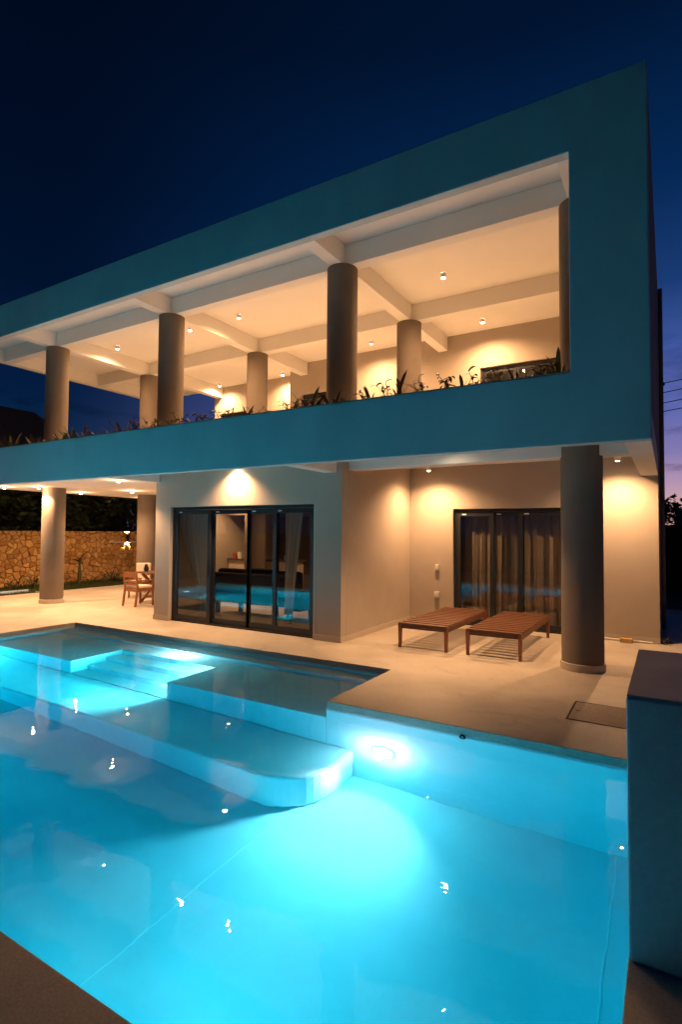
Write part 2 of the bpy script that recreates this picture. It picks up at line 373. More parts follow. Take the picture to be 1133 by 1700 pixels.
obj('step', G().box(XS1 + e, XS2 - e, YE + e, YS2 - e, ZF + e, ZBN - .001), 'pool_plaster', pool)
obj('back_step', G().box(XA2 + e, XA1 - e, YBS, YA - e, ZF + e, -.19), 'pool_plaster', pool, bevel=.012)
rc = .62; pts = [(XPL + e, YE - e), (XPL + e, -2.51), (-2.82 - rc, -2.51)]
for k in range(1, 13):
    a = -math.pi/2 + math.pi/2*k/12; pts.append((-2.82 - rc + rc*math.cos(a), -2.51 + rc + rc*math.sin(a)))
pts.append((-2.82, YE - e))
obj('bench', G().prism(list(pts), ZF + e, ZBN), 'pool_plaster', pool, bevel=.045)
obj('floor_joint', G().box(-3.076, -3.066, YN + .01, -2.53, ZF, ZF + .003), 'pool_joint', pool)
obj('floor_joint', G().box(-.262, -.252, YN + .01, YE - .01, ZF, ZF + .003), 'pool_joint', pool)
fit = G().lathe([(.022, 0), (.032, 0), (.032, .010), (.024, .013), (.017, .013), (.017, .004)], 0, 0, 20, cap=False)
fit.v = [(-1.61 + x, YE - z - .001, -.10 + y) for x, y, z in fit.v]
obj('inlet_ring', fit, 'charcoal_metal', pool, smooth=True)

water = obj('water', G().grid([XPL - .12, XPL, XA2 - .12, XA1 + .12, XP, XP + .12], [YN - .12, YE + .12, YA + .12],
            lambda x, y: y > YE + .12 and not (XA2 - .12 < x < XA1 + .12), ZF - .1, ZW), 'water')
tag(water, kind='structure')

def pool_light(loc, label, power, rad, off, rz=0, col=None):
    t = thing('pool_light', label, 'pool light', loc, 'underwater pool lights', rz)
    x, y, z = loc
    def disc(r0, r1, d0, d1):
        g = G().lathe([(r0, d0), (r1, d1)], 0, 0, 32); g.v = [(a, -c, b) for a, b, c in g.v]; return g
    obj('rim', disc(rad*.96, rad*.94, .001, .018), 'white_metal', t, local=True, smooth=True)
    obj('lens', disc(rad, rad*.9, .019, .032), 'pool_lamp_glow', t, local=True, smooth=True)
    if off: light('POINT', t, (x + off*math.sin(rz), y - off*math.cos(rz), z), power, col or POOLC, .05)
    return t
pl_main = pool_light((-2.47, YE, -.93), 'round white underwater light glaring on the pool wall beside the rounded bench end', P_POOL*.75, .115, .11, 0, POOLM)
light('SPOT', pl_main, (-2.47, YE - .10, -.93), P_POOL*8.0, (2.0, .46, .50), .06, 100, 1.0, (-.04, -1, -.70))
pool_light((-6.80, YBS - .002, -.27), 'small underwater light in the riser at the head of the pool steps', P_STAIR*.34, .045, .07)
for yy, zz, lb in ((YS0 - .06, -.44, 'upper'), (YS1 - .06, -.68, 'middle'), (YS2 - .06, -.92, 'lower')):
    q = pool_light((XS2, yy, zz), '%s of three small underwater lights in the side wall of the pool steps' % lb, 0, .035, 0, -math.pi/2)
    light('SPOT', q, (XS2 - .06, yy + .03, zz), P_STAIR*1.2, POOLC, .02, 165, .5, (-1, -.12, -.06))
pl_left = pool_light((-11.3, YE, -.50), 'underwater light in the terrace side pool wall left of the shelf', P_POOL*.5, .13, .16)
light('SPOT', pl_left, (-11.3, YE - .10, -.50), P_POOL*13, POOLC, .06, 150, 1.0, (.75, -1, -.25))
for px_, k_, lb in ((-2.6, 1.6, 'right underwater light in the near pool wall below the dark deck edge'), (-9.2, .6, 'left underwater light in the near pool wall below the dark deck edge')):
    q = pool_light((px_, YN, -.80), lb, P_POOL*.05, .13, .16, math.pi)
    light('SPOT', q, (px_, YN + .1, -.80), P_POOL*k_, POOLC, .06, 130, 1.0, (.45 if px_ > -5 else -.1, 1, .14))
q = pool_light((XPL, -3.9, -.80), 'underwater light in the far left end wall of the pool', P_POOL*.3, .13, .0, math.pi/2)
light('SPOT', q, (XPL + .12, -3.9, -.80), P_POOL*12, POOLC, .06, 120, 1.0, (1, 0, .02))

# ------------------------------------------------------------------ the villa
villa = thing('villa', 'two storey modern villa with a deep white frame, round columns and lit terraces', 'house', (-8.2, 4, 0))
V = lambda name, g, m, **k: obj(name, g, m, villa, **k)
# frame: parapet band, pier, top band in one plane (Y 0 .. .15)
XF = -17.2
V('front_frame', G().grid([XF, -.824, 0], [ZB, ZO1, ZO2, ZT], lambda x, z: x < -.824 and ZO1 < z < ZO2, 0, .15, 'XZ'), 'frame_plaster', bevel=.012)
V('parapet_coping', G().box(XF, -.826, -.004, .152, ZO1 + .001, ZO1 + .014), 'plate')
# side of the frame (gable wall at X = 0)
V('side_wall', G().box(-.15, -.002, .152, 8.0, SOF1, ZT - .003), 'side_plaster')
V('floor_slab', G().box(XL, -.152, .152, 8.0, SOF1, FL2), 'white_plaster')
V('roof_slab', G().box(XL, -.152, .152, 8.0, SOF2, ZT - .02), 'white_plaster')
V('planter_wall', G().box(XL, -.152, .82, .90, FL2 + .001, ZO1 - .03), 'white_plaster')
V('planter_soil', G().box(XL, -.152, .154, .818, FL2 + .001, ZO1 - .075), 'soil')
V('rainwater_pipe', G().tube([(.045, 6.2, 0), (.045, 6.2, 7.0)], .04, 12), 'side_plaster', smooth=True)

BW = .125
def xbeam(x0, x1, yc, z0, z1, name='beam'): V(name, G().box(x0, x1, yc - BW, yc + BW, z0, z1 - .001), 'white_plaster', bevel=.008)
def ybeam(xc, y0, y1, z0, z1, name='beam', w=BW): V(name, G().box(xc - w, xc + w, y0, y1, z0 + .002, z1 - .001), 'white_plaster', bevel=.008)
for yc in (YC, YC2): xbeam(XL + .002, -.154, yc, UB, SOF2)
for xc in XC:
    ybeam(xc, .153, YC - BW - e, UB, SOF2, 'rib')
    ybeam(xc, YC + BW + e, YC2 - BW - e, UB, SOF2)
    ybeam(xc, YC2 + BW + e, 6.898 if xc > -9.6 else 7.798, UB, SOF2)
for a, b in ((.153, YC - BW - e), (YC + BW + e, YC2 - BW - e), (YC2 + BW + e, 7.99)): ybeam(XL + .125, a, b, UB, SOF2, 'edge_beam')
# lower beams
xbeam(X1 + .002, -.282, YC, LB, SOF1)
ybeam(-.14, .153, YBK - e, ZB, SOF1, 'edge_beam', .138)
ybeam(XC[1], .153, YW - e, ZB, SOF1, 'rib'); ybeam(XC[2], .153, YW - e, ZB, SOF1, 'rib')
# flat ceiling of the left terrace
V('terrace_ceiling', G().box(XL + .9, X2 - .002, .153, 7.99, LB, LB + .06), 'white_plaster', bevel=.01)
# columns
def column(x, y, z0, z1, base=True):
    c = V('column', G().lathe([(CR, z0), (CR, z1)], x, y, 64), 'column_plaster', smooth=True)
    if base: obj('column_base', G().lathe([(CR + .018, z0 + .001), (CR + .018, z0 + .10), (CR + .012, z0 + .105)], x, y, 64), 'skirting', c, smooth=True)
for x in XC: column(x, YC, FL2, UB + .004, False)
for x in XC[1:]: column(x, YC2, FL2, UB + .004, False)
column(XC[0], YC, 0, SOF1 - .002); column(XC[3], YC, 0, LB - .002); column(XC[3], YC2, 0, LB - .002)
# ground floor walls
DX0, DX1, DH = -8.95, -5.28, 2.40
EX0, EX1 = -3.737, -1.25
Wt = .20
V('wall', G().grid([X2, DX0, DX1, X1], [0, DH, SOF1 - .002], lambda x, z: DX0 < x < DX1 and z < DH, YW, YW + Wt, 'XZ'), 'wall_plaster', bevel=.006)
V('wall', G().box(X1 - Wt, X1 - .001, YW + Wt + .001, YBK + .20, 0, SOF1 - .002), 'wall_plaster')
V('wall', G().grid([X1, EX0, EX1, -.002], [0, DH, SOF1 - .002], lambda x, z: EX0 < x < EX1 and z < DH, YBK, YBK + Wt, 'XZ'), 'wall_plaster', bevel=.006)
V('wall', G().box(X2 + .001, X2 + Wt, YW + Wt + .001, 2.70, 0, SOF1 - .002), 'wall_plaster')
V('wall', G().box(-10.9, X2 + Wt, 2.701, 2.90, 0, LB - .002), 'wall_plaster')
V('wall', G().box(-10.9, -10.72, 2.901, 7.79, 0, LB - .002), 'wall_plaster')
V('wall', G().box(-.20, -.003, YBK + Wt + .001, 7.79, 0, SOF1 - .002), 'side_plaster')
V('wall', G().box(-10.9, -.003, 7.791, 7.99, 0, LB - .004), 'wall_plaster')
V('wall', G().box(X1 - .20, -.21, 7.0, 7.2, 0, SOF1 - .002), 'wall_plaster')
V('wall', G().box(-4.9, -4.72, YBK + .21, 6.99, 0, SOF1 - .002), 'wall_plaster')
# skirting
SK = .10; d = .012
for g in (G().box(X2 - d, DX0 - .001, YW - d, YW - .001, .001, SK), G().box(DX1 + .001, X1 + d, YW - d, YW - .001, .001, SK),
          G().box(X1, X1 + d, YW, YBK - d - .001, .001, SK), G().box(X1, EX0 - .001, YBK - d, YBK - .001, .001, SK),
          G().box(EX1 + .001, -.001, YBK - d, YBK - .001, .001, SK), G().box(X2 - d, X2 - .001, YW, 2.69, .001, SK)):
    V('skirting', g, 'skirting')
# upper walls and windows
UW = 6.90
WU = [(-3.95, -1.35, 6.12), (-9.5, -7.6, 6.12)]
V('upper_wall', G().grid([-9.95, WU[1][0], WU[1][1], WU[0][0], WU[0][1], -.152], [FL2 + .001, 6.12, SOF2 - .002],
   lambda x, z: z < 6.12 and any(a < x < b for a, b, _ in WU), UW, UW + .2, 'XZ'), 'wall_plaster')
V('upper_wall', G().box(-9.95, -9.75, UW + .201, 7.79, FL2 + .001, SOF2 - .002), 'wall_plaster')
V('upper_wall', G().grid([-14.0, -13.7, -11.6, -9.75], [FL2 + .001, 6.12, SOF2 - .002], lambda x, z: z < 6.12 and -13.7 < x < -11.6, 7.80, 7.99, 'XZ'), 'wall_plaster')
def window(x0, x1, z0, z1, y, n):
    t = V('window', G().grid([x0 + .002, x0 + .07, x1 - .07, x1 - .002], [z0, z0 + .07, z1 - .07, z1 - .002], lambda x, z: x0 + .07 < x < x1 - .07 and z0 + .07 < z < z1 - .07, y, y + .07, 'XZ'), 'charcoal_metal', bevel=.004)
    for k in range(n):
        a = x0 + .075 + (x1 - x0 - .15)*k/n; b = x0 + .075 + (x1 - x0 - .15)*(k+1)/n - .005
        s = G().grid([a, a + .07, b - .07, b], [z0 + .075, z0 + .15, z1 - .15, z1 - .075], lambda x, z: a + .07 < x < b - .07 and z0 + .15 < z < z1 - .15, y + .015, y + .055, 'XZ')
        obj('sash', s, 'charcoal_metal', t, bevel=.004)
        obj('pane', G().box(a + .071, b - .071, y + .033, y + .037, z0 + .151, z1 - .151), 'glass', t)
window(WU[0][0], WU[0][1], FL2 + .05, 6.12, UW + .07, 3); window(WU[1][0], WU[1][1], FL2 + .05, 6.12, UW + .07, 2); window(-13.7, -11.6, FL2 + .05, 6.12, 7.87, 2)
V('upper_back_wall', G().box(-14.0, -.16, 7.6 + .45, 8.15, FL2, SOF2 - .01), 'dark_wall')

def wave_sheet(x0, x1, z0, z1, y, amp, waves, shape=None, nz=24, nx=90, seed=0):
    g = G(); rnd = random.Random(seed); ph = [rnd.uniform(0, 6.28) for _ in range(4)]
    for j in range(nz + 1):
        v = j/nz; z = z1 + (z0 - z1)*v
        a, b = shape(v) if shape else (x0, x1)
        for i in range(nx + 1):
            u = i/nx
            w = math.sin(u*waves*6.283 + ph[0] + .5*math.sin(u*9 + ph[1])) + .35*math.sin(u*waves*2.3*6.283 + ph[2] + v*.8)
            g.v.append((a + (b - a)*u + .01*math.sin(v*3 + u*20), y + amp*w*(.55 + .45*min(1, v*1.5 + .2)), z))
    for j in range(nz):
        for i in range(nx):
            p = j*(nx+1) + i; g.f.append((p, p+1, p+nx+2, p+nx+1))
    return g
def sliding_door(x0, x1, h, y, panels):
    t = V('sliding_door', G().grid([x0 + .003, x0 + .05, x1 - .05, x1 - .003], [.002, .03, h - .06, h - .003], lambda x, z: x0 + .05 < x < x1 - .05 and .03 < z < h - .06, y, y + .14, 'XZ'), 'charcoal_metal', bevel=.004)
    for (a, b, row, hs) in panels:
        ya = y + (.012 if row == 0 else .072); st = .085; zb, zt2 = .034, h - .066
        s = G().grid([a, a + st, b - st, b], [zb, zb + .11, zt2 - .085, zt2], lambda x, z: a + st < x < b - st and zb + .11 < z < zt2 - .085, ya, ya + .045, 'XZ')
        obj('panel_frame', s, 'charcoal_metal', t, bevel=.004)
        obj('pane', G().box(a + st + .001, b - st - .001, ya + .02, ya + .026, zb + .111, zt2 - .086), 'glass', t)
        if hs:
            hx = b - st/2 if hs > 0 else a + st/2
            obj('handle', G().box(hx - .012, hx + .012, ya - .016, ya - .001, .98, 1.20), 'black_metal', t, bevel=.004)
        obj('sticker', G().box(a + .12, a + .21, ya - .002, ya - .0005, zt2 - .055, zt2 - .030), 'white_metal', t)
    return t
sliding_door(DX0, DX1, DH, YW + .075, [(-8.895, -7.87, 0, 1), (-7.90, -6.87, 1, 0), (-6.95, -6.19, 1, 0), (-6.27, -5.335, 0, 0)])
sliding_door(EX0, EX1, DH, YBK + .06, [(-3.684, -2.90, 0, 0), (-2.98, -2.32, 1, 0), (-2.42, -1.305, 0, 0)])
for (a, b) in ((DX0, DX1),):
    V('door_reveal', G().box(a - .03, a + .001, YW - .004, YW + .05, .002, DH + .03), 'skirting'); V('door_reveal', G().box(b - .001, b + .03, YW - .004, YW + .05, .002, DH + .03), 'skirting')

# ------------------------------------------------------------------ lamps
def downlight(x, y, zc, label, group, power, kind='SPOT', angle=118, blend=.75, length=.10, aim=(0, 0, -1), rad=.05, drop=.02, lit=.03):
    t = thing('ceiling_downlight', label, 'ceiling light', (x, y, zc), group)
    obj('housing', G().lathe([(rad*.62, -length + .012), (rad*.86, -length), (rad, -length + .004), (rad, -.001)], 0, 0, 24, cap=False), 'white_metal', t, local=True, smooth=True)
    obj('lens', G().lathe([(rad*.84, -length + .006), (rad*.5, -length + .002), (.002, -length + .001)], 0, 0, 20, cap=False), 'lamp_glow', t, local=True, smooth=True)
    light(kind, t, (x, y, zc - length - drop), power, WARM, lit, angle, blend, aim)
    return t
UG = 'small downlights on the upper terrace ceiling'
UL = [(-3.66, 3.45, 'bright white downlight above the upper terrace between second column and right pier'),
      (-3.66, 6.15, 'small downlight near the upper wall above the right hand window'),
      (-8.62, 3.0, 'small downlight on upper ceiling just right of the third front column'),
      (-10.25, 3.0, 'starry bright downlight on upper ceiling close beside the third front column'),
      (-13.1, 3.0, 'small downlight on upper ceiling just right of the leftmost column'),
      (-10.60, 7.35, 'downlight washing the recessed upper wall beside its corner'),
      (-13.35, 7.35, 'downlight washing the recessed upper wall at the far left end'),
      (-6.7, 6.15, 'downlight by the upper wall hidden behind the second front column')]
for x, y, l in UL: downlight(x, y, SOF2, l, UG, P_UP*(.8 if y > 7 else .72 if x < -8 else 1.0), angle=160, blend=.9)
RG = 'downlights washing the recessed patio wall'
downlight(-4.05, 3.68, SOF1, 'small downlight in the recessed patio corner left of its sliding door', RG, P_RECESS, length=.14, angle=150, blend=1.0)
downlight(-.60, 3.72, SOF1, 'small downlight right of the big front column above the bare patio wall', RG, P_RECESS, length=.14, angle=150, blend=1.0)
FG = 'downlights tucked behind the front fascia'
downlight(-2.75, 1.18, SOF1, 'downlight behind the fascia glowing on the beam above the two loungers', FG, P_FRONT, length=.12, angle=104, blend=.9, lit=.015)
downlight(-7.08, 1.16, SOF1, 'downlight behind the fascia lighting the wall above the large sliding door', FG, P_FRONT*1.1, length=.12, angle=132, blend=1.0, lit=.03)
LG = 'lamps on the left terrace ceiling'
for x, y, l in [(-13.66, 1.20, 'ceiling lamp right in front of the left terrace column'), (-10.19, .95, 'front ceiling lamp nearest the house corner over the left terrace'),
                (-14.55, .81, 'leftmost ceiling lamp at the front edge of the left terrace'), (-14.6, 3.0, 'middle row ceiling lamp behind the left terrace column'),
                (-12.6, 3.2, 'middle row ceiling lamp above the terrace dining table'), (-15.0, 5.57, 'rear ceiling lamp beside the back terrace column')]:
    q = downlight(x, y, LB, l, LG, P_LEFT*(2.2 if y < 2 else 1.4), length=.05, drop=.045, angle=130 if y < 2 else 158, blend=.5)
    light('POINT', q, (x, y, LB - .09), P_LEFT*.10, WARM, .03)
IG = 'downlights in the open kitchen'
downlight(-9.9, 4.2, LB, 'kitchen ceiling spot above the bar counter seen through the glass', IG, P_ROOM, length=.05, angle=140)
downlight(-7.4, 4.6, SOF1, 'ceiling spot deep in the living room behind the glass doors', IG, P_ROOM*.8, length=.05, angle=140)

# ------------------------------------------------------------------ pool-side block
blk = thing('pool_block', 'chest high plastered block with a flat grey cap at the right pool edge', 'wall', (.6, -3.42, 0))
obj('body', G().box(-.026, 1.5, -3.995, -2.84, .001, 1.165), 'block_plaster', blk, bevel=.012)
obj('cap', G().box(-.024, 1.498, -3.993, -2.842, 1.166, 1.176), 'cap_concrete', blk, bevel=.004)

# ------------------------------------------------------------------ cover plate in the deck
cv = thing('drain_cover', 'rectangular speckled inspection cover let into the deck by the pool', 'cover', (-.42, -.37, 0))
obj('rim', G().grid([-.787, -.772, -.075, -.06], [-.72, -.705, -.045, -.03], lambda x, y: -.772 < x < -.075 and -.705 < y < -.045, .002, .007), 'charcoal_metal', cv)
obj('plate', G().box(-.768, -.079, -.701, -.049, .002, .006), 'plate', cv)
obj('finger_slot', G().box(-.735, -.695, -.395, -.375, .0065, .0075), 'rubber', cv)

# ------------------------------------------------------------------ loungers
def lounger(x0, y0, label):
    Wd, Ln, H = .86, 2.24, .40
    t = thing('sun_lounger', label, 'sun lounger', (x0 + Wd/2, y0 + Ln/2, 0), 'bare slatted loungers under the front beam')
    hx, hy = Wd/2, Ln/2
    for sx in (-1, 1):
        for sy in (-1, 1):
            g = G(); cx, cy_ = sx*(hx - .03), sy*(hy - .03)
            a, b = .029, .022
            g.v = [(cx + i*b, cy_ + j*b, .001) for i, j in ((-1, -1), (1, -1), (1, 1), (-1, 1))] + [(cx + i*a, cy_ + j*a, H - .006) for i, j in ((-1, -1), (1, -1), (1, 1), (-1, 1))]
            g.f = [(3, 2, 1, 0), (4, 5, 6, 7), (0, 1, 5, 4), (1, 2, 6, 5), (2, 3, 7, 6), (3, 0, 4, 7)]
            obj('leg', g, 'chair_wood', t, local=True, bevel=.004)
    for sx in (-1, 1):
        obj('side_rail', G().box(sx*(hx - .028) - .022, sx*(hx - .028) + .022, -hy + .061, hy - .061, H - .088, H - .008), 'teak_long', t, local=True, bevel=.005)
    for sy in (-1, 1):
        obj('end_rail', G().box(-hx + .061, hx - .061, sy*(hy - .028) - .022, sy*(hy - .028) + .022, H - .082, H - .012), 'teak', t, local=True, bevel=.005)
    n = 13; me = None
    for k in range(n):
        y = -hy + .045 + (Ln - .09)*k/(n - 1)
        g = G().box(-hx + .012, hx - .012, -.054, .054, 0, .018)
        if me is None:
            o = obj('slat', g, 'teak', t, local=True, bevel=.004); me = o.data
        else:
            o = bpy.data.objects.new('slat', me); COL.objects.link(o); o.parent = t
            b = o.modifiers.new('bevel', 'BEVEL'); b.width = .004; b.segments = 2; b.limit_method = 'ANGLE'; b.angle_limit = R(40)
        o.location = (random.uniform(-.002, .002), y, H - .0055 + random.uniform(0, .0015)); o.rotation_euler = (0, 0, random.uniform(-.002, .002))
    return t
lounger(-3.745, 1.56, 'slatted teak lounger without cushion, the left one nearer the patio corner')
lounger(-2.605, 1.60, 'slatted teak lounger without cushion, the right one nearer the big column')

# ------------------------------------------------------------------ small things on the patio wall and floor
def outlet(x, z, label, w=.09, h=.12):
    t = thing('wall_socket', label, 'wall socket', (x, YBK, z), 'weatherproof boxes on the patio wall')
    obj('box', G().box(x - w/2, x + w/2, YBK - .05, YBK - .001, z - h/2, z + h/2), 'plastic_pale', t, bevel=.008)
    obj('cover', G().box(x - w*.38, x + w*.38, YBK - .058, YBK - .051, z - h*.36, z + h*.25), 'plastic_pale', t, bevel=.004)
outlet(-4.08, 1.17, 'small pale switch box on the patio wall, the upper of two', .08, .13)
outlet(-4.09, .60, 'pale weatherproof socket low on the patio wall, the lower of two', .11, .12)
bx = obj('cardboard_box', G().box(-.62, -.42, 4.06, 4.19, .001, .075), 'cardboard', bevel=.006, base=(-.52, 4.125, 0)); tag(bx, 'little yellow box lying on the floor against the right patio skirting', 'box')
pp = obj('loose_pipe', G().tube([(-.98, 4.215, .022), (-.5, 4.218, .021), (-.12, 4.215, .02)], .018, 10), 'plastic_pale', smooth=True, base=(-.55, 4.215, 0)); tag(pp, 'pale thin pipe lying along the right patio skirting', 'pipe')
pts = [(.09 + .07*math.cos(a*1.0) * (1 - a/60), 4.30 + .06*math.sin(a*1.0), .02 + .012*a/2 + .03*math.sin(a*2.3)) for a in [i*.35 for i in range(48)]]
hs = obj('cable_coil', G().tube(pts, .012, 6), 'rubber', smooth=True, base=(.09, 4.3, 0)); tag(hs, 'dark tangled cable heap on the ground at the right house corner', 'cable')

# ------------------------------------------------------------------ curtains and furniture behind the glass
def curtain(g, m, label, base, group):
    o = obj('curtain', g, m, smooth=True, base=base); tag(o, label, 'curtain', group); return o
CG = 'curtains behind the glass doors'
curtain(wave_sheet(0, 0, .04, 2.34, 1.80, .030, 7, lambda v: (-9.12 + .62*min(1, max(0, v - .12)/.72)**1.5, -8.36 - .03*v) if v < .86 else (-8.53 + .05*(v - .86), -8.40 + .02*(v - .86)), seed=1),
        'curtain_linen', 'sheer pale curtain tied to a point behind the leftmost glass panel', (-8.7, 1.8, 0), CG)
curtain(wave_sheet(0, 0, .30, 2.34, 1.80, .028, 5, lambda v: (-6.27 + .0*v, -5.86 - .22*v), seed=2),
        'curtain_linen', 'sheer pale curtain narrowing downward behind the rightmost glass panel', (-6.1, 1.8, 0), CG)
curtain(wave_sheet(-3.70, -2.51, .02, 2.38, 4.60, .035, 6, seed=3), 'curtain_drape', 'brown drape behind the left glass panels of the patio door', (-3.1, 4.6, 0), CG)
curtain(wave_sheet(-2.40, -1.22, .02, 2.38, 4.60, .035, 6, seed=4), 'curtain_drape', 'brown drape behind the right glass panel of the patio door', (-1.8, 4.6, 0), CG)
sofa = thing('sofa', 'dark brown sofa seen from behind through the glass doors', 'sofa', (-7.6, 2.75, 0))
obj('backrest', G().box(-8.75, -6.45, 2.30, 2.52, .34, .98), 'sofa_fabric', sofa, bevel=.05)
obj('seat', G().box(-8.73, -6.47, 2.53, 3.30, .30, .50), 'sofa_fabric', sofa, bevel=.05)
for s_ in (-8.95, -6.47): obj('armrest', G().box(s_, s_ + .20, 2.32, 3.30, .28, .70), 'sofa_fabric', sofa, bevel=.04)
for x in (-8.6, -6.6):
    for y in (2.42, 3.2): obj('leg', G().box(x - .04, x + .04, y - .04, y + .04, .001, .31), 'black_metal', sofa)
for k, x in enumerate((-8.38, -7.6, -6.84)): obj('back_cushion', G().box(x - .38, x + .38, 2.54, 2.74, .52, 1.06 + .03*(k == 1)), 'sofa_fabric', sofa, bevel=.07)
isl = thing('bar_counter', 'pale kitchen bar counter with dark top seen through the glass doors', 'counter', (-9.6, 5.2, 0))
obj('front_panel', G().box(-10.68, -8.40, 5.03, 5.50, .001, 1.09), 'cabinet_white', isl, bevel=.01)
obj('worktop', G().box(-10.70, -8.36, 4.98, 5.55, 1.091, 1.13), 'counter_stone', isl, bevel=.006)
cab = thing('kitchen_cabinet', 'tall dark kitchen cupboards along the rear wall behind the bar counter', 'cabinet', (-9.6, 7.4, 0))
for k in range(4):
    x = -10.70 + k*.62; obj('cupboard_door', G().box(x, x + .61, 7.20, 7.22, .10, 2.35), 'cabinet', cab, bevel=.004)
obj('carcass', G().box(-10.70, -8.2, 7.225, 7.78, .001, 2.38), 'cabinet', cab)
def vessel(name, x, y, z, prof, m, label, cat):
    o = obj(name, G().lathe([(r, z + h) for r, h in prof], x, y, 20), m, smooth=True, base=(x, y, z)); tag(o, label, cat)
vessel('canister', -10.35, 5.12, 1.131, [(.06, 0), (.065, .05), (.065, .18), (.058, .18), (.058, .03)], 'mug_white', 'white canister standing on the bar counter', 'canister')
vessel('bottle', -10.05, 5.12, 1.131, [(.03, 0), (.03, .10), (.012, .13), (.012, .17)], 'mug_white', 'slim pale bottle at the right on the bar counter', 'bottle')
tag(obj('packet', G().box(-10.58, -10.46, 5.08, 5.18, 1.131, 1.28), 'red_box', bevel=.006, base=(-10.52, 5.13, 1.131)), 'small red packet on the bar counter beside the white canister', 'packet')
hd = thing('cooker_hood', 'pale lit cooker hood box hanging above the bar counter', 'hood', (-10.2, 5.2, 2.4))
obj('hood_box', G().box(-10.69, -9.72, 5.0, 5.5, 2.36, 2.60), 'cabinet_white', hd, bevel=.01); obj('duct', G().box(-10.35, -10.05, 5.1, 5.4, 2.601, 2.998), 'cabinet_white', hd)
inc = thing('interior_column', 'brown round column standing inside the room before the bar counter', 'column', (XC[2], YC2, 0))
obj('shaft', G().lathe([(CR, .001), (CR, SOF1 - .003)], XC[2], YC2, 48), 'column_plaster', inc, smooth=True)
hp = thing('potted_plant', 'small green potted plant on the bar counter right of the inner column', 'plant', (-8.75, 5.2, 1.131))
obj('pot', G().lathe([(.06, 0), (.08, .12), (.07, .12)], 0, 0, 20), 'mug_white', hp, local=True, smooth=True)
dsh = thing('display_shelf', 'dark framed shelf unit deep in the room at the right of the doors', 'shelf', (-7.6, 5.4, 0))
for x in (-8.12, -7.62, -7.1): obj('upright', G().box(x - .045, x + .045, 5.6, 5.9, .001, 2.45), 'cabinet', dsh)
for z in (.45, 1.0, 2.4): obj('board', G().box(-8.073, -7.667, 5.61, 5.89, z, z + .04), 'cabinet', dsh); obj('board', G().box(-7.573, -7.147, 5.61, 5.89, z, z + .04), 'cabinet', dsh)

# ------------------------------------------------------------------ dining set on the left terrace
def armchair(x, y, rz, label):
    t = thing('dining_chair', label, 'chair', (x, y, 0), 'wooden chairs at the terrace table', rz)
    L_ = dict(local=True, bevel=.005)     # faces +Y locally
    for s in (-1, 1):
        obj('front_leg', G().bar((s*.24, .25, .001), (s*.235, .235, .63), .042), 'chair_wood', t, **L_)
        obj('rear_leg', G().bar((s*.235, -.285, .001), (s*.235, -.225, .45), .044).bar((s*.235, -.225, .452), (s*.235, -.275, .86), .042), 'chair_wood', t, **L_)
        obj('armrest', G().box(s*.235 - .03, s*.235 + .03, -.225, .275, .632, .657), 'chair_wood', t, **L_)
        obj('side_rail', G().box(s*.235 - .014, s*.235 + .014, -.20, .215, .37, .43), 'chair_wood', t, **L_)
    obj('front_rail', G().box(-.214, .214, .225, .25, .37, .43), 'chair_wood', t, **L_); obj('rear_rail', G().box(-.214, .214, -.24, -.215, .37, .43), 'chair_wood', t, **L_)
    obj('seat', G().box(-.22, .22, -.213, .223, .431, .447), 'chair_wood', t, **L_)
    obj('seat_cushion', G().box(-.225, .225, -.20, .245, .448, .51), 'cushion', t, local=True, bevel=.02)
    obj('back_slat', G().bar((-.213, -.268, .79), (.213, -.268, .79), .022, .14), 'chair_wood', t, **L_)
    obj('back_slat', G().bar((-.213, -.248, .62), (.213, -.248, .62), .022, .05), 'chair_wood', t, **L_)
    obj('back_slat', G().bar((-.213, -.240, .545), (.213, -.240, .545), .022, .04), 'chair_wood', t, **L_)
    return t
armchair(-11.47, 2.58, 0, 'wooden armchair with pale cushion, its back to the pool')
c2 = armchair(-12.95, 3.85, math.pi + .5, 'wooden chair with cream back cushion at the left end of the dining table')
obj('back_cushion', G().box(-.215, .215, -.225, -.14, .515, .96), 'cushion', c2, local=True, bevel=.03)
tb = thing('dining_table', 'wooden trestle dining table on the left terrace', 'table', (-11.6, 3.4, 0))
for k in range(6):
    y = 2.98 + .14*k; obj('tabletop_board', G().box(-12.2, -11.05, y, y + .134, .765, .80), 'teak', tb, bevel=.004)
for x in (-11.95, -11.3):
    obj('trestle', G().bar((x, 3.02, .001), (x, 3.78, .762), .07).bar((x + .075, 3.78, .001), (x + .075, 3.02, .762), .07), 'chair_wood', tb, bevel=.004)
obj('stretcher', G().box(-11.90, -11.27, 3.36, 3.43, .35, .42), 'chair_wood', tb)
vessel('jug', -11.95, 3.2, .801, [(.05, 0), (.07, .06), (.05, .14), (.035, .18), (.04, .20)], 'black_metal', 'small dark jug standing on the dining table', 'jug')

